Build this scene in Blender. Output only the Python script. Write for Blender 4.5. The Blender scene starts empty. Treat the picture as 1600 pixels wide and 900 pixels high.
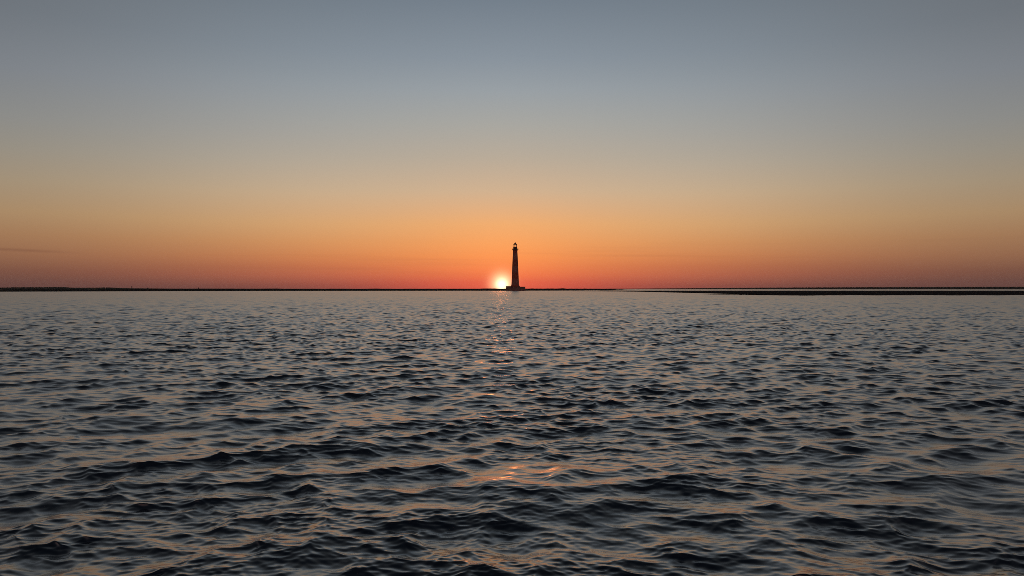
import bpy, bmesh, math, random
import numpy as np

# ------------------------------------------------------------------ camera, sky, sun, exposure
SC = bpy.context.scene
COL = SC.collection
R = math.radians
CAM_H = 2.2            # eye height above the water, from a small boat
F_PX = 1155.0          # focal length in pixels of the 1600-wide photograph
HORIZON = 451.0        # image row of the true horizon

cam_d = bpy.data.cameras.new('camera')
cam = bpy.data.objects.new('camera', cam_d)
COL.objects.link(cam)
cam_d.sensor_width = 36.0
cam_d.lens = 36.0 * F_PX / 1600.0
cam_d.clip_start = 0.1
cam_d.clip_end = 30000.0
cam.location = (0, 0, CAM_H)
cam.rotation_euler = (R(90) + (HORIZON - 450.0) / F_PX, 0, 0)
SC.camera = cam

SUN_AZ = R(-0.78)      # a little left of straight ahead (+Y)
SUN_EL = R(0.33)
SUN_DIR = (math.sin(SUN_AZ) * math.cos(SUN_EL), math.cos(SUN_AZ) * math.cos(SUN_EL), math.sin(SUN_EL))

SC.view_settings.view_transform = 'Standard'
SC.view_settings.look = 'None'
SC.view_settings.exposure = 0.0
SC.view_settings.gamma = 1.0
SC.view_settings.use_curve_mapping = False
SC.cycles.use_denoising = False
SC.cycles.pixel_filter_type = 'BLACKMAN_HARRIS'
SC.cycles.filter_width = 0.8
SC.cycles.max_bounces = 6
SC.cycles.glossy_bounces = 3
SC.cycles.diffuse_bounces = 2
SC.cycles.volume_bounces = 0
SC.cycles.sample_clamp_indirect = 4.0


def s2l(c):
    return tuple(((v / 255) / 12.92 if v / 255 <= 0.04045 else ((v / 255 + 0.055) / 1.055) ** 2.4) for v in c)


def build_world():
    w = bpy.data.worlds.new('World')
    SC.world = w
    w.use_nodes = True
    nt = w.node_tree
    nt.nodes.clear()
    N, L = nt.nodes.new, nt.links.new

    def math_n(op, a, b=None, c=None, clamp=False):
        n = N('ShaderNodeMath'); n.operation = op; n.use_clamp = clamp
        for i, v in enumerate((a, b, c)):
            if v is None:
                continue
            if isinstance(v, (int, float)):
                n.inputs[i].default_value = v
            else:
                L(v, n.inputs[i])
        return n.outputs[0]

    def mix(fac, a, b, mode='MIX'):
        n = N('ShaderNodeMix'); n.data_type = 'RGBA'; n.blend_type = mode; n.clamp_result = False
        for sock, v in ((n.inputs[0], fac), (n.inputs[6], a), (n.inputs[7], b)):
            if isinstance(v, (int, float)):
                sock.default_value = v
            elif isinstance(v, tuple):
                sock.default_value = v if len(v) == 4 else (*v, 1)
            else:
                L(v, sock)
        return n.outputs[2]

    tc = N('ShaderNodeTexCoord')
    sep = N('ShaderNodeSeparateXYZ'); L(tc.outputs['Generated'], sep.inputs[0])
    z = math_n('MINIMUM', math_n('MAXIMUM', sep.outputs[2], -1.0), 1.0)
    elev = math_n('MULTIPLY', math_n('ARCSINE', z), 180 / math.pi)          # degrees
    t = math_n('SQRT', math_n('DIVIDE', math_n('MAXIMUM', elev, 0.0), 90.0))
    az = math_n('ARCTAN2', sep.outputs[0], sep.outputs[1])
    daz = math_n('MULTIPLY', math_n('ABSOLUTE', math_n('SUBTRACT', az, SUN_AZ)), 180 / math.pi)

    def ramp(stops):
        n = N('ShaderNodeValToRGB'); cr = n.color_ramp; cr.interpolation = 'B_SPLINE' if False else 'LINEAR'
        els = cr.elements
        while len(els) > 1:
            els.remove(els[-1])
        first = True
        for e, c in stops:
            p = math.sqrt(max(e, 0) / 90.0)
            el = els[0] if first else els.new(p)
            el.position = p; first = False
            el.color = (*s2l(c), 1)
        L(t, n.inputs[0])
        return n.outputs[0]

    # the dusk sky, seen towards the sun, 35 degrees to the side and behind
    near = ramp([(0.0, (224, 78, 70)), (0.5, (238, 93, 70)), (1.2, (246, 122, 74)), (2.5, (250, 150, 84)),
                 (3.5, (248, 163, 96)), (5.0, (240, 175, 114)), (7.5, (210, 181, 148)), (10.0, (187, 175, 157)),
                 (12.5, (171, 171, 165)), (15.0, (156, 164, 169)), (17.3, (140, 151, 161)),
                 (21.5, (118, 130, 142)), (26, (104, 112, 119)), (34, (84, 88, 92)), (50, (50, 57, 67)), (90, (35, 43, 56))])
    mid = ramp([(0.0, (124, 76, 68)), (0.25, (140, 81, 69)), (1.0, (182, 103, 78)), (1.7, (192, 114, 79)), (2.4, (206, 132, 86)),
                (3.5, (211, 151, 100)), (4.7, (212, 167, 118)), (7.05, (203, 177, 144)), (9.3, (182, 172, 156)), (11.6, (163, 163, 160)),
                (13.9, (148, 154, 159)), (16.0, (132, 141, 149)), (20.0, (114, 123, 131)), (26, (100, 107, 112)), (34, (84, 88, 92)), (50, (50, 57, 67)), (90, (35, 43, 56))])
    side = ramp([(0.0, (99, 67, 64)), (0.5, (112, 75, 67)), (1.2, (128, 86, 70)), (2.2, (151, 107, 80)),
                 (3.5, (165, 124, 90)), (5.0, (172, 141, 106)), (7.0, (164, 147, 123)), (9.0, (151, 145, 133)),
                 (11.0, (139, 140, 138)), (14.0, (124, 129, 136)), (17.5, (108, 113, 119)),
                 (25, (94, 97, 101)), (36, (74, 78, 84)), (50, (50, 54, 61)), (90, (36, 42, 53))])
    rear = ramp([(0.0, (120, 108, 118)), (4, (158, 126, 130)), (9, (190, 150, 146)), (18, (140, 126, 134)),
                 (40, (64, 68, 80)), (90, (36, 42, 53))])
    wn = math_n('EXPONENT', math_n('MULTIPLY', math_n('POWER', math_n('DIVIDE', daz, math_n('ADD', math_n('MULTIPLY', math_n('MAXIMUM', elev, 0.0), 0.8), 10.0)), 1.6), -1.0))
    ws = N('ShaderNodeMapRange'); ws.interpolation_type = 'SMOOTHSTEP'
    ws.inputs[1].default_value = 8; ws.inputs[2].default_value = 37
    L(daz, ws.inputs[0])
    sky = mix(wn, mix(ws.outputs[0], mid, side), near)
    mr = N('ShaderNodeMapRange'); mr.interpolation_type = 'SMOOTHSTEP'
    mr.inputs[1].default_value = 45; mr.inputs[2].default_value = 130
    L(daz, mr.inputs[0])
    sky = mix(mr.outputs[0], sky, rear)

    # thin streaks of cloud low in the sky
    noise = N('ShaderNodeTexNoise'); noise.noise_dimensions = '2D'
    noise.inputs['Scale'].default_value = 1.0; noise.inputs['Detail'].default_value = 3.0
    comb = N('ShaderNodeCombineXYZ')
    L(math_n('MULTIPLY', az, 3.2), comb.inputs[0]); L(math_n('MULTIPLY', elev, 2.3), comb.inputs[1])
    L(comb.outputs[0], noise.inputs['Vector'])
    st = N('ShaderNodeMapRange'); st.inputs[1].default_value = 0.56; st.inputs[2].default_value = 0.78
    st.inputs[3].default_value = 0.0; st.inputs[4].default_value = 0.09
    L(noise.outputs['Fac'], st.inputs[0])
    band = math_n('EXPONENT', math_n('MULTIPLY', math_n('POWER', math_n('DIVIDE', math_n('SUBTRACT', elev, 2.2), 1.3), 2.0), -1.0))
    sky = mix(math_n('MULTIPLY', st.outputs[0], band), sky, (*s2l((120, 74, 62)), 1))
    # one short streak far out to the left
    e0 = math_n('ADD', 2.52, math_n('MULTIPLY', math_n('ADD', math_n('MULTIPLY', az, 180 / math.pi), 34.7), -0.03))
    s_e = math_n('EXPONENT', math_n('MULTIPLY', math_n('POWER', math_n('DIVIDE', math_n('SUBTRACT', elev, e0), 0.09), 2.0), -1.0))
    s_a = N('ShaderNodeMapRange'); s_a.interpolation_type = 'SMOOTHSTEP'
    s_a.inputs[1].default_value = R(-29.5); s_a.inputs[2].default_value = R(-33.5)
    s_a.inputs[3].default_value = 0.0; s_a.inputs[4].default_value = 0.36
    L(az, s_a.inputs[0])
    sky = mix(math_n('MULTIPLY', s_e, s_a.outputs[0]), sky, (*s2l((122, 78, 62)), 1))

    # the sun's aureole and its disc
    vm = N('ShaderNodeVectorMath'); vm.operation = 'SUBTRACT'
    L(tc.outputs['Generated'], vm.inputs[0]); vm.inputs[1].default_value = SUN_DIR
    vl = N('ShaderNodeVectorMath'); vl.operation = 'LENGTH'; L(vm.outputs[0], vl.inputs[0])
    ang = math_n('MULTIPLY', vl.outputs['Value'], 180 / math.pi)

    def glow(width, power, col, gain):
        g = math_n('EXPONENT', math_n('MULTIPLY', math_n('POWER', math_n('DIVIDE', ang, width), power), -1.0))
        n = N('ShaderNodeVectorMath'); n.operation = 'SCALE'
        n.inputs[0].default_value = tuple(c * gain for c in col)
        L(g, n.inputs['Scale'])
        return n.outputs[0]
    for g in (glow(0.40, 2.0, (1.0, 0.88, 0.62), 1.5), glow(0.86, 2.4, (1.0, 0.80, 0.42), 1.0), glow(5.0, 1.2, (1.0, 0.30, 0.06), 0.16)):
        sky = mix(1.0, sky, g, 'ADD')

    # physical sky, mixed in faintly and evenly over all directions
    ns = N('ShaderNodeTexSky'); ns.sky_type = 'NISHITA'; ns.sun_disc = False
    ns.sun_elevation = SUN_EL; ns.sun_rotation = SUN_AZ
    ns.air_density = 1.0; ns.dust_density = 2.0; ns.ozone_density = 2.0
    bg2 = N('ShaderNodeBackground'); bg2.inputs['Strength'].default_value = 0.05
    L(ns.outputs[0], bg2.inputs['Color'])
    bg = N('ShaderNodeBackground'); bg.inputs['Strength'].default_value = 1.0
    # below the horizon the far water closes the view
    below = math_n('GREATER_THAN', elev, -0.4)
    sky = mix(below, (0.03, 0.028, 0.03, 1), sky)
    L(sky, bg.inputs['Color'])
    ms = N('ShaderNodeMixShader'); ms.inputs[0].default_value = 0.06
    L(bg.outputs[0], ms.inputs[1]); L(bg2.outputs[0], ms.inputs[2])
    out = N('ShaderNodeOutputWorld'); L(ms.outputs[0], out.inputs['Surface'])
    w.cycles.sampling_method = 'MANUAL'
    w.cycles.sample_map_resolution = 2048


build_world()

sun_d = bpy.data.lights.new('sun', 'SUN')
sun = bpy.data.objects.new('sun', sun_d)
COL.objects.link(sun)
sun_d.energy = 0.045
sun_d.angle = R(2.0)      # the disc swollen by haze
sun_d.color = (1.0, 0.27, 0.08)
sun.location = (SUN_DIR[0] * 50, SUN_DIR[1] * 50, 60)
sun.rotation_euler = (R(90) - SUN_EL, 0, R(180) - SUN_AZ)


# ------------------------------------------------------------------ helpers
def tag(o, label=None, cat=None, group=None, kind=None):
    for k, v in (('label', label), ('category', cat), ('group', group), ('kind', kind)):
        if v:
            o[k] = v
    return o


def obj(name, bm, mat, parent=None, smooth=False):
    me = bpy.data.meshes.new(name)
    bm.to_mesh(me); bm.free()
    if mat:
        me.materials.append(mat)
    if smooth:
        me.polygons.foreach_set('use_smooth', [True] * len(me.polygons))
    o = bpy.data.objects.new(name, me)
    COL.objects.link(o)
    if parent:
        o.parent = parent
    return o


def np_mesh(name, verts, quads, mat, smooth=True):
    me = bpy.data.meshes.new(name)
    nv, nq = len(verts), len(quads)
    me.vertices.add(nv); me.vertices.foreach_set('co', verts.astype(np.float32).ravel())
    me.loops.add(nq * 4); me.loops.foreach_set('vertex_index', quads.astype(np.int32).ravel())
    me.polygons.add(nq)
    me.polygons.foreach_set('loop_start', np.arange(0, nq * 4, 4, dtype=np.int32))
    if smooth:
        me.polygons.foreach_set('use_smooth', np.ones(nq, dtype=bool))
    me.update(calc_edges=True)
    me.materials.append(mat)
    o = bpy.data.objects.new(name, me)
    COL.objects.link(o)
    return o


def grid_quads(nr, nc, flip=False):
    i = np.arange(nr * nc, dtype=np.int32).reshape(nr, nc)
    a, b, c, d = i[:-1, :-1], i[:-1, 1:], i[1:, 1:], i[1:, :-1]
    q = np.stack((a, d, c, b) if flip else (a, b, c, d), -1)
    return q.reshape(-1, 4)


def mat_new(name):
    m = bpy.data.materials.new(name); m.use_nodes = True
    return m, m.node_tree, m.node_tree.nodes['Principled BSDF']


def noise_mat(name, c1, c2, scale, rough=0.9, spec=0.2, bump=0.0, stretch=(1, 1, 1)):
    m, nt, p = mat_new(name)
    tc = nt.nodes.new('ShaderNodeTexCoord'); mp = nt.nodes.new('ShaderNodeMapping')
    mp.inputs['Scale'].default_value = stretch
    nt.links.new(tc.outputs['Object'], mp.inputs[0])
    n = nt.nodes.new('ShaderNodeTexNoise'); n.inputs['Scale'].default_value = scale; n.inputs['Detail'].default_value = 6
    nt.links.new(mp.outputs[0], n.inputs['Vector'])
    r = nt.nodes.new('ShaderNodeValToRGB')
    r.color_ramp.elements[0].position = 0.3; r.color_ramp.elements[0].color = (*c1, 1)
    r.color_ramp.elements[1].position = 0.7; r.color_ramp.elements[1].color = (*c2, 1)
    nt.links.new(n.outputs['Fac'], r.inputs[0]); nt.links.new(r.outputs[0], p.inputs['Base Color'])
    p.inputs['Roughness'].default_value = rough
    p.inputs['Specular IOR Level'].default_value = spec
    if bump:
        b = nt.nodes.new('ShaderNodeBump'); b.inputs['Strength'].default_value = bump
        nt.links.new(n.outputs['Fac'], b.inputs['Height']); nt.links.new(b.outputs[0], p.inputs['Normal'])
    return m


# ------------------------------------------------------------------ the sea
def build_sea():
    rng = np.random.default_rng(31)
    NC = 2300
    r0, ratio = 3.2, 1.0019
    radii = [r0]
    while radii[-1] < 900:
        radii.append(radii[-1] * ratio)
    while radii[-1] < 4500:
        radii.append(radii[-1] * 1.05)
    r = np.array(radii, dtype=np.float64)
    NR = len(r)
    spacing = np.gradient(r)
    org = np.array([0.0, -1.5])
    th = np.linspace(R(-50), R(50), NC)
    X = (r[:, None] * np.sin(th)[None, :] + org[0]).astype(np.float32)
    Y = (r[:, None] * np.cos(th)[None, :] + org[1]).astype(np.float32)
    H = np.zeros_like(X); DX = np.zeros_like(X); DY = np.zeros_like(X)

    # slow, patchy modulation of the small ripples (gusts and slicks)
    patch = np.zeros_like(X)
    for _ in range(26):
        lam = math.exp(rng.uniform(math.log(1.6), math.log(16)))
        a = rng.uniform(0, 2 * math.pi); k = 2 * math.pi / lam
        patch += np.cos((k * math.cos(a)) * X + (k * math.sin(a) * 1.0) * Y + rng.uniform(0, 6.28)).astype(np.float32)
    patch /= math.sqrt(13)
    gust = np.zeros_like(X)
    for _ in range(22):
        lam = math.exp(rng.uniform(math.log(14), math.log(90)))
        a = rng.normal(R(90), 0.6); k = 2 * math.pi / lam
        gust += np.cos((k * math.cos(a)) * X + (k * math.sin(a)) * Y + rng.uniform(0, 6.28)).astype(np.float32)
    gust /= math.sqrt(11)

    # wave trains: (wavelength range, number, rms slope carried by the band, angular spread, choppiness)
    bands = [(2.2, 4.2, 26, 0.030, 0.65, 1.0),
             (1.0, 2.2, 50, 0.070, 0.90, 1.1),
             (0.50, 1.05, 90, 0.108, 0.90, 1.3),
             (0.24, 0.54, 140, 0.126, 0.72, 1.3),
             (0.11, 0.26, 160, 0.118, 0.60, 1.0),
             (0.042, 0.12, 180, 0.118, 0.60, 0.5)]
    front = np.zeros_like(X)       # steep leading faces of the larger waves carry most of the small ripples
    mod = None
    lost = np.zeros(NR)
    main_dir = R(-97)      # the chop runs towards the boat, slightly from the right
    for lo, hi, n, slope, spread, chop in bands:
        s1 = slope * math.sqrt(2.0 / n)
        for _ in range(n):
            lam = math.exp(rng.uniform(math.log(lo), math.log(hi)))
            k = 2 * math.pi / lam
            d = main_dir + rng.normal(0, spread)
            ph = rng.uniform(0, 2 * math.pi)
            amp = s1 / k * math.sqrt(-math.log(rng.uniform(0.02, 1.0)))
            wt = np.clip((lam / spacing - 2.4) / 2.4, 0, 1)
            wt = wt * wt * (3 - 2 * wt)
            far = np.clip(np.log(r / 7.0) / math.log(90.0 / 7.0), 0, 1)
            wt_sea = 1.0 - (0.25 if lam > 0.26 else 0.78) * far
            wt_sea = wt_sea * (1.0 - 0.06 * np.clip((r - 95.0) / 30.0, 0, 1))    # sheltered shallows before the bars
            lost += (0.5 * (amp * k) ** 2) * ((1 - wt ** 2) * wt_sea ** 2)
            wt = wt * wt_sea
            m = int(np.searchsorted(-wt, -1e-4)) if wt[-1] < 1e-4 else NR
            nz = np.nonzero(wt > 1e-4)[0]
            if len(nz) == 0:
                continue
            m = nz[-1] + 1
            kx, ky = k * math.cos(d), k * math.sin(d)
            p = np.float32(kx) * X[:m] + np.float32(ky) * Y[:m] + np.float32(ph)
            A = (amp * wt[:m]).astype(np.float32)[:, None]
            if lam < 0.5:
                if mod is None:
                    mod = np.clip(0.97 + 0.18 * patch + 0.15 * gust + 0.16 * front / (front[:300].std() + 1e-6), 0.55, 1.7).astype(np.float32)
                A = A * mod[:m]
            H[:m] += A * np.cos(p)
            if chop > 0:
                s0 = np.sin(p) * A
                if lam > 0.5:
                    front[:m] += np.float32(-math.sin(d) * k) * s0
                sn = s0 * np.float32(chop) - np.float32(1.0) * A * np.cos(p)
                DX[:m] -= np.float32(math.cos(d)) * sn
                DY[:m] -= np.float32(math.sin(d)) * sn
    verts = np.stack((X + DX, Y + DY, H), -1).reshape(-1, 3)
    rough = np.sqrt(np.clip(0.5 * np.sqrt(2.0 * lost), 0.0, 0.4)).astype(np.float32)

    m, nt, p = mat_new('sea_water')
    p.inputs['Base Color'].default_value = (0.004, 0.008, 0.014, 1)
    p.inputs['IOR'].default_value = 1.42
    at = nt.nodes.new('ShaderNodeAttribute'); at.attribute_name = 'ripple'
    rmap = nt.nodes.new('ShaderNodeMath'); rmap.operation = 'MAXIMUM'; rmap.inputs[1].default_value = 0.02
    nt.links.new(at.outputs['Fac'], rmap.inputs[0])
    nt.links.new(rmap.outputs[0], p.inputs['Roughness'])
    nt.links.new(rmap.outputs[0], p.inputs['Coat Roughness'])
    p.inputs['Coat Weight'].default_value = 0.85       # extra coat added to brighten the sky's reflection in the water
    p.inputs['Coat IOR'].default_value = 1.42
    o = np_mesh('sea', verts, grid_quads(NR, NC, flip=True), m)
    a = o.data.attributes.new('ripple', 'FLOAT', 'POINT')
    a.data.foreach_set('value', np.repeat(rough, NC))
    tag(o, 'dark choppy sea rippling towards the low sandbars', 'sea', kind='structure')
    print('sea', NR, NC, 'rms height', H[:400].std(), 'rough', rough[0], rough[NR // 2], rough[-1])
    return o


build_sea()

# sea bed: one sheet out beyond the horizon
bm = bmesh.new()
for x, y in ((-4900, -4900), (4900, -4900), (4900, 4900), (-4900, 4900)):
    bm.verts.new((x, y, -1.6))
bm.faces.new(bm.verts)
tag(obj('seabed', bm, noise_mat('seabed_mud', (0.02, 0.02, 0.018), (0.04, 0.036, 0.03), 0.05)),
    'muddy sea floor under the dark water', 'seabed', kind='structure')


# ------------------------------------------------------------------ low land
def wx(px, Y):
    return (px - 800.0) / F_PX * Y


def strip(name, pts, mat, label, seed, rise, nrow=14, back_drop=-0.9, nsub=260):
    """land from a front water line to a back water line, both given as (x, y_front, y_back, height)"""
    rng = np.random.default_rng(seed)
    pts = np.array(pts, dtype=np.float64)
    t = np.linspace(0, len(pts) - 1, nsub)
    P = np.stack([np.interp(t, np.arange(len(pts)), pts[:, k]) for k in range(pts.shape[1])], -1)
    u = np.linspace(-0.12, 1.12, nrow)
    V = np.zeros((nrow, nsub, 3))
    wob = np.zeros(nsub)
    for _ in range(14):
        wob += np.sin(t * rng.uniform(2, 26) + rng.uniform(0, 6.28)) * rng.uniform(0.2, 1.0) / 5
    for i, uu in enumerate(u):
        V[i, :, 0] = P[:, 0]
        V[i, :, 1] = P[:, 1] + (P[:, 2] - P[:, 1]) * uu + wob * (P[:, 2] - P[:, 1]) * 0.03
        prof = np.clip(1 - (2 * uu - 1) ** 2, -0.6, 1)
        prof = prof ** rise if prof > 0 else prof
        z = P[:, 3] * prof
        und = np.zeros(nsub)
        for _ in range(5):
            und += np.sin(t * rng.uniform(2, 40) + rng.uniform(0, 6.28) + uu * rng.uniform(-9, 9)) * 0.06
        V[i, :, 2] = z * (1 + und * (prof > 0)) - 0.10 + (0.16 if prof > 0 else 0)
    o = np_mesh(name, V.reshape(-1, 3), grid_quads(nrow, nsub), mat)
    return tag(o, label, 'sandbar' if 'bar' in name else 'land', kind='structure')


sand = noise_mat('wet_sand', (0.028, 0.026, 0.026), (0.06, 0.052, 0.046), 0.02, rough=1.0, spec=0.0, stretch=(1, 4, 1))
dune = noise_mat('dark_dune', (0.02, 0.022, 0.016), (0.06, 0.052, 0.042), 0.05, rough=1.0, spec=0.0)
wood = noise_mat('far_woods', (0.012, 0.018, 0.010), (0.035, 0.045, 0.025), 0.12, rough=1.0, spec=0.0)


def rowY(y):
    return CAM_H * F_PX / (y - HORIZON)


# the island strip behind the lighthouse: long, low, dark
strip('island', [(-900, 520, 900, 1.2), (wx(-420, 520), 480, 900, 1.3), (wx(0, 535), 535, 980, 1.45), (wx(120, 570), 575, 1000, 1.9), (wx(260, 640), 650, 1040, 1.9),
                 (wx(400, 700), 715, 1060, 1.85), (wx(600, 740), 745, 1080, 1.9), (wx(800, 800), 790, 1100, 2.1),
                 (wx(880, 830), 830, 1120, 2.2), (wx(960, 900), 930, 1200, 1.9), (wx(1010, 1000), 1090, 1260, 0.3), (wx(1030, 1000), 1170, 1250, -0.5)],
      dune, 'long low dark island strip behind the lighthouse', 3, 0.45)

# tidal sandbar reaching in from the right
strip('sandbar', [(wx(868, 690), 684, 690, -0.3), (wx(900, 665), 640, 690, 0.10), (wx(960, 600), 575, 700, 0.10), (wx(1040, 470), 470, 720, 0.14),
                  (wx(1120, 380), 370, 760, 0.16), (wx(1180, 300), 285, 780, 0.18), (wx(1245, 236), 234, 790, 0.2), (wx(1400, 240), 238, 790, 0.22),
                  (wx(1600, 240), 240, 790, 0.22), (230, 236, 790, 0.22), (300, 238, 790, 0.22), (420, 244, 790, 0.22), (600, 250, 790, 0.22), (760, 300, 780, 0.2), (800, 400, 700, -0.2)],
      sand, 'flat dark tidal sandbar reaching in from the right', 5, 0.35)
# thin spit in front of the bar
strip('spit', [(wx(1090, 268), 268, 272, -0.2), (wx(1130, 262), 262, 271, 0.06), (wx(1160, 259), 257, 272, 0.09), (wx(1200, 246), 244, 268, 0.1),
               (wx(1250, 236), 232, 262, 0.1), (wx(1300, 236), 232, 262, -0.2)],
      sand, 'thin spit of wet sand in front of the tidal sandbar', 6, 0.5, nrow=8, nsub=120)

# far coast across the whole view
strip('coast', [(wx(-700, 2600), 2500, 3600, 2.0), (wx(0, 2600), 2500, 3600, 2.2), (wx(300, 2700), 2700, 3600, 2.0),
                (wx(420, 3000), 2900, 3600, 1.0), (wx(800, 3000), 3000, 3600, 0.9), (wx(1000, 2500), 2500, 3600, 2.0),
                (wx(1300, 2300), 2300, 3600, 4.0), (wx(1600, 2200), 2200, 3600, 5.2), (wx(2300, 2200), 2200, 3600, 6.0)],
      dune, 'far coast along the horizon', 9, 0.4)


# woods on the far coast: one unbroken mass of crowns
def far_woods():
    rng = random.Random(4)
    vs, qs = [], []
    prof = [(-700, 5.0), (0, 5.6), (30, 6.8), (70, 7.2), (95, 8.0), (115, 5.0), (150, 5.2), (165, 6.2), (200, 3.0), (330, 0.0), (980, 0.0),
            (1060, 2.6), (1200, 5.4), (1350, 7.2), (1600, 8.6), (2300, 9.5)]
    px, ph = zip(*prof)
    x = -650.0
    while x < 2250:
        h = float(np.interp(x, px, ph))
        x += rng.uniform(0.6, 1.2)
        if h < 0.6:
            continue
        for _ in range(2):
            Y = 2760 + rng.uniform(-60, 140)
            cx = wx(x + rng.uniform(-1, 1), Y)
            top = h * rng.uniform(0.86, 1.05)
            w = rng.uniform(1.6, 3.4)
            base = len(vs)
            for j, (zz, rr) in enumerate(((0.0, 0.6), (0.35, 1.0), (0.7, 0.8), (1.0, 0.15))):
                for s in range(6):
                    a = s * math.pi / 3 + rng.uniform(-0.3, 0.3)
                    q = rr * w * rng.uniform(0.75, 1.2)
                    vs.append((cx + math.cos(a) * q, Y + math.sin(a) * q, 1.0 + zz * top + rng.uniform(-0.15, 0.15)))
            for j in range(3):
                for s in range(6):
                    qs.append((base + j * 6 + s, base + j * 6 + (s + 1) % 6, base + (j + 1) * 6 + (s + 1) % 6, base + (j + 1) * 6 + s))
    o = np_mesh('far_woods', np.array(vs), np.array(qs), wood, smooth=False)
    tag(o, 'hazy dark band of far woods along the coast', 'woods', kind='stuff')


far_woods()


# three lone trees standing clear of the woods on the far coast
def lone_tree(px, height, crown_w, label, seed):
    rng = random.Random(seed)
    Y = 2650.0
    root = bpy.data.objects.new('lone_tree', None); COL.objects.link(root)
    root.location = (wx(px, Y), Y, 1.2)
    tag(root, label, 'tree', 'lone trees on the far coast')
    bm = bmesh.new()
    lathe(bm, [(0.45, -1.0), (0.3, height * 0.5), (0.12, height * 0.95)], 8)
    obj('trunk', bm, wood, root)
    bm = bmesh.new()
    for _ in range(420):
        u = rng.random()
        z = height * (0.35 + 0.65 * u)
        rr = crown_w * math.sin(math.pi * min(1, 0.12 + 0.88 * u)) ** 0.7 * math.sqrt(rng.random())
        a = rng.uniform(0, 6.28)
        c = (rr * math.cos(a), rr * math.sin(a), z)
        q = rng.uniform(0.3, 0.6)
        bm.faces.new([bm.verts.new((c[0] + rng.uniform(-q, q), c[1] + rng.uniform(-q, q), c[2] + rng.uniform(-q, q))) for _ in range(4)])
    obj('crown', bm, wood, root)


# ------------------------------------------------------------------ lighthouse
def lathe(bm, prof, seg=48, cx=0.0, cy=0.0, cap=True):
    rings = []
    for rad, z in prof:
        rings.append([bm.verts.new((cx + rad * math.cos(2 * math.pi * s / seg), cy + rad * math.sin(2 * math.pi * s / seg), z)) for s in range(seg)])
    for a, b in zip(rings[:-1], rings[1:]):
        for s in range(seg):
            bm.faces.new((a[s], a[(s + 1) % seg], b[(s + 1) % seg], b[s]))
    if cap:
        bm.faces.new(list(reversed(rings[0]))); bm.faces.new(rings[-1])


def tube(bm, p, q, rad, seg=8):
    from mathutils import Vector
    p, q = Vector(p), Vector(q)
    d = (q - p).normalized()
    u = d.orthogonal().normalized(); v = d.cross(u)
    rings = [[bm.verts.new(c + (u * math.cos(2 * math.pi * s / seg) + v * math.sin(2 * math.pi * s / seg)) * rad) for s in range(seg)] for c in (p, q)]
    for s in range(seg):
        bm.faces.new((rings[0][s], rings[0][(s + 1) % seg], rings[1][(s + 1) % seg], rings[1][s]))
    bm.faces.new(list(reversed(rings[0]))); bm.faces.new(rings[1])


def box(bm, x0, x1, y0, y1, z0, z1, slope=0.0):
    v = [bm.verts.new(c) for c in ((x0, y0, z0), (x1, y0, z0), (x1, y1, z0), (x0, y1, z0),
                                   (x0 + slope, y0 + slope, z1), (x1 - slope, y0 + slope, z1), (x1 - slope, y1 - slope, z1), (x0 + slope, y1 - slope, z1))]
    for f in ((3, 2, 1, 0), (4, 5, 6, 7), (0, 1, 5, 4), (1, 2, 6, 5), (2, 3, 7, 6), (3, 0, 4, 7)):
        bm.faces.new([v[i] for i in f])


def band_brick():
    """weathered brick with the faint remains of wide painted bands"""
    m, nt, p = mat_new('banded_brick')
    N, L = nt.nodes.new, nt.links.new
    tc = N('ShaderNodeTexCoord')
    sep = N('ShaderNodeSeparateXYZ'); L(tc.outputs['Object'], sep.inputs[0])
    wv = N('ShaderNodeMath'); wv.operation = 'MULTIPLY_ADD'; wv.inputs[1].default_value = 1 / 13.0; wv.inputs[2].default_value = 0.05
    L(sep.outputs[2], wv.inputs[0])
    fr = N('ShaderNodeMath'); fr.operation = 'FRACT'; L(wv.outputs[0], fr.inputs[0])
    gt = N('ShaderNodeMath'); gt.operation = 'GREATER_THAN'; gt.inputs[1].default_value = 0.5; L(fr.outputs[0], gt.inputs[0])
    n = N('ShaderNodeTexNoise'); n.inputs['Scale'].default_value = 0.35; n.inputs['Detail'].default_value = 8
    L(tc.outputs['Object'], n.inputs['Vector'])
    mx = N('ShaderNodeMix'); mx.data_type = 'RGBA'
    mx.inputs[6].default_value = (0.42, 0.09, 0.05, 1); mx.inputs[7].default_value = (0.44, 0.16, 0.11, 1)  # brick colours, reds deepened to carry the reddish glare near the sun
    L(gt.outputs[0], mx.inputs[0])
    st = N('ShaderNodeMix'); st.data_type = 'RGBA'; st.blend_type = 'MULTIPLY'; st.inputs[0].default_value = 0.5
    L(mx.outputs[2], st.inputs[6]); L(n.outputs['Fac'], st.inputs[7])
    L(st.outputs[2], p.inputs['Base Color'])
    bt = N('ShaderNodeTexBrick'); bt.inputs['Scale'].default_value = 3.0
    b = N('ShaderNodeBump'); b.inputs['Strength'].default_value = 0.2; b.inputs['Distance'].default_value = 0.02
    L(tc.outputs['Object'], bt.inputs['Vector']); L(bt.outputs['Fac'], b.inputs['Height']); L(b.outputs[0], p.inputs['Normal'])
    p.inputs['Roughness'].default_value = 0.9
    p.inputs['Specular IOR Level'].default_value = 0.2
    return m


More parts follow.
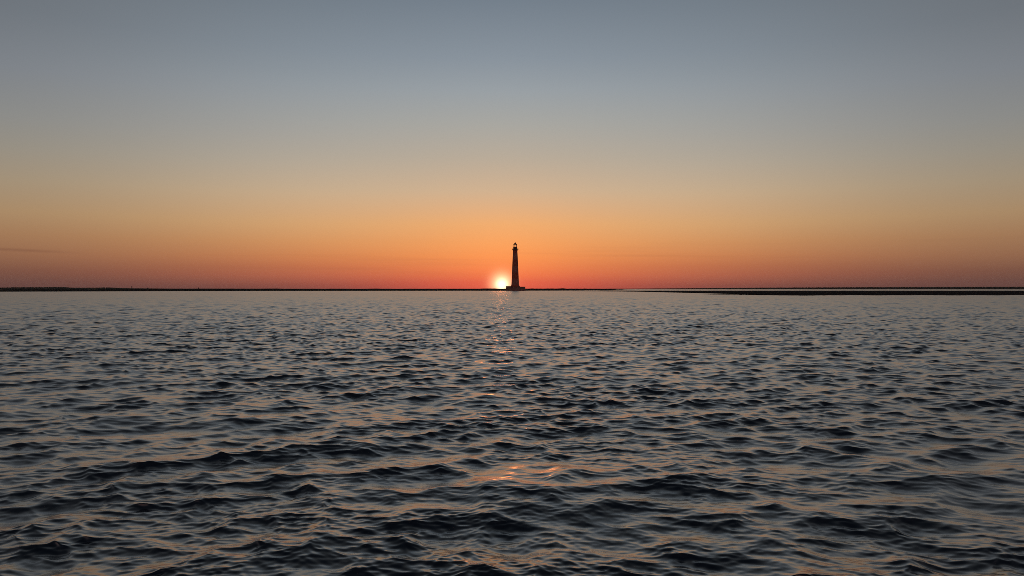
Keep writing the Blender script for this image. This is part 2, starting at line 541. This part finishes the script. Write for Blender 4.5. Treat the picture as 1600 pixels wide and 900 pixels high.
def build_lighthouse():
    Y = 760.0
    S = Y / F_PX

    def z(row):
        return CAM_H + (HORIZON - row) * S
    iron = noise_mat('rusty_iron', (0.05, 0.022, 0.014), (0.10, 0.045, 0.03), 1.2, rough=0.75)
    stone = noise_mat('stained_concrete', (0.18, 0.07, 0.05), (0.30, 0.16, 0.12), 0.4, rough=0.95, bump=0.2)
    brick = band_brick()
    root = bpy.data.objects.new('lighthouse', None)
    COL.objects.link(root)
    root.location = (wx(805, Y), Y, 0)
    tag(root, 'tall tapering old brick lighthouse standing in the sea beside the setting sun', 'lighthouse')

    # round foundation with a low capping ring, and a stone landing on the sun's side
    bm = bmesh.new()
    lathe(bm, [(10.3, -1.5), (10.2, 0.6), (9.9, 2.8), (9.75, 3.55), (10.05, 3.6), (10.05, z(448.0)), (9.4, z(448.0) + 0.02)], 56, cx=0.45)
    fnd = obj('foundation', bm, stone, root)
    bm = bmesh.new()
    box(bm, -9.6, -4.4, -5.0, 1.5, z(448.0) + 0.03, z(447.1), 0.35)
    obj('landing', bm, stone, fnd)
    # tower: flared footing, long taper, corbelled neck
    bm = bmesh.new()
    lathe(bm, [(5.0, z(448.0) + 0.03), (4.75, z(447.2)), (4.25, z(446.2)), (3.98, z(445.0)), (3.86, z(443.5)), (3.30, z(424)), (2.72, z(405)),
               (2.36, z(395)), (2.26, z(392.4)), (2.26, z(391.8)), (2.55, z(391.2)), (2.85, z(390.7))], 56)
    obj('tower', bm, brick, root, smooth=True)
    # gallery deck and railing
    bm = bmesh.new()
    lathe(bm, [(2.8, z(390.65)), (3.28, z(390.45)), (3.32, z(389.7)), (1.9, z(389.65))], 48)
    gal = obj('gallery', bm, iron, root)
    bm = bmesh.new()
    for k in range(16):
        a = 2 * math.pi * k / 16
        c, s = math.cos(a) * 3.18, math.sin(a) * 3.18
        b = 2 * math.pi * (k + 1) / 16
        c2, s2 = math.cos(b) * 3.18, math.sin(b) * 3.18
        tube(bm, (c, s, z(389.7)), (c, s, z(389.7) + 1.05), 0.045, 6)
        for hh in (0.55, 1.03):
            tube(bm, (c, s, z(389.7) + hh), (c2, s2, z(389.7) + hh), 0.03, 6)
    obj('railing', bm, iron, gal)
    # watch room under the lantern
    bm = bmesh.new()
    lathe(bm, [(2.02, z(389.65) + 0.02), (2.0, z(386.5)), (2.12, z(386.3)), (2.12, z(385.8)), (1.5, z(385.78))], 32)
    obj('watch_room', bm, iron, root)
    # lantern: glazing bars, glass, roof with ball finial
    bm = bmesh.new()
    zl0, zl1 = z(385.78), z(382.1)
    for k in range(8):
        a = 2 * math.pi * (k + 0.5) / 8
        tube(bm, (math.cos(a) * 1.72, math.sin(a) * 1.72, zl0), (math.cos(a) * 1.72, math.sin(a) * 1.72, zl1), 0.10, 8)
    lathe(bm, [(1.66, zl1 - 0.12), (1.84, zl1 - 0.12), (1.84, zl1), (1.66, zl1)], 32, cap=False)
    lan = obj('lantern', bm, iron, root)
    g, nt, p = mat_new('lantern_glass')
    p.inputs['Base Color'].default_value = (0.9, 0.9, 0.9, 1)
    tr = nt.nodes.new('ShaderNodeBsdfTransparent'); gl = nt.nodes.new('ShaderNodeBsdfGlossy'); gl.inputs['Roughness'].default_value = 0.05
    fr = nt.nodes.new('ShaderNodeFresnel'); fr.inputs[0].default_value = 1.45
    mx = nt.nodes.new('ShaderNodeMixShader')
    nt.links.new(fr.outputs[0], mx.inputs[0]); nt.links.new(tr.outputs[0], mx.inputs[1]); nt.links.new(gl.outputs[0], mx.inputs[2])
    nt.links.new(mx.outputs[0], nt.nodes['Material Output'].inputs['Surface'])
    nt.nodes.remove(p)
    bm = bmesh.new()
    lathe(bm, [(1.60, zl0 + 0.02), (1.60, zl1 - 0.02)], 32, cap=False)
    obj('glazing', bm, g, lan, smooth=True)
    bm = bmesh.new()
    lathe(bm, [(1.95, zl1), (2.0, zl1 + 0.12), (1.75, zl1 + 0.42), (1.15, zl1 + 1.05), (0.55, zl1 + 1.55), (0.22, zl1 + 1.75)], 32)
    rf = obj('roof', bm, iron, root)
    bm = bmesh.new()
    lathe(bm, [(0.2, zl1 + 1.74), (0.38, zl1 + 1.9), (0.42, zl1 + 2.08), (0.34, zl1 + 2.26), (0.10, zl1 + 2.4), (0.05, z(378.1))], 16)
    obj('finial', bm, iron, rf)


build_lighthouse()

lone_tree(206, 11.5, 1.5, 'tallest and thinnest lone tree beyond the island, nearest the far woods', 1)
lone_tree(231, 4.6, 2.3, 'short round lone tree standing between the thin tree and the last tree', 2)
lone_tree(310, 4.8, 2.6, 'broad lone tree far along the bare coast, nearest the lighthouse', 3)

# dark rock on the thin spit
bm = bmesh.new()
bmesh.ops.create_icosphere(bm, subdivisions=3, radius=1.0)
rg = random.Random(2)
for v in bm.verts:
    f = 1 + 0.18 * math.sin(v.co.x * 5 + 1) * math.cos(v.co.y * 4) + 0.12 * math.sin(v.co.z * 7 + v.co.x * 3) + rg.uniform(-0.05, 0.05)
    v.co = (v.co.x * f * 0.42, v.co.y * f * 0.34, v.co.z * f * 0.26)
rk = obj('rock', bm, noise_mat('dark_rock', (0.02, 0.02, 0.02), (0.05, 0.045, 0.04), 4.0, bump=0.3))
rk.location = (wx(1157, 262), 262, 0.22)
tag(rk, 'small dark rock on the thin spit before the sandbar', 'rock')


# ------------------------------------------------------------------ the evening air
def build_haze():
    m = bpy.data.materials.new('evening_haze'); m.use_nodes = True
    nt = m.node_tree; nt.nodes.clear()
    v = nt.nodes.new('ShaderNodeVolumePrincipled')
    v.inputs['Color'].default_value = (0.95, 0.93, 0.92, 1)
    v.inputs['Density'].default_value = 0.00003
    v.inputs['Anisotropy'].default_value = 0.6
    out = nt.nodes.new('ShaderNodeOutputMaterial')
    nt.links.new(v.outputs[0], out.inputs['Volume'])
    m.cycles.homogeneous_volume = True if hasattr(m.cycles, 'homogeneous_volume') else None
    bm = bmesh.new()
    box(bm, -5000, 5000, -5000, 5000, -2.6, 60.0)
    tag(obj('haze', bm, m), 'thin warm evening haze over the water', 'haze', kind='stuff')


build_haze()
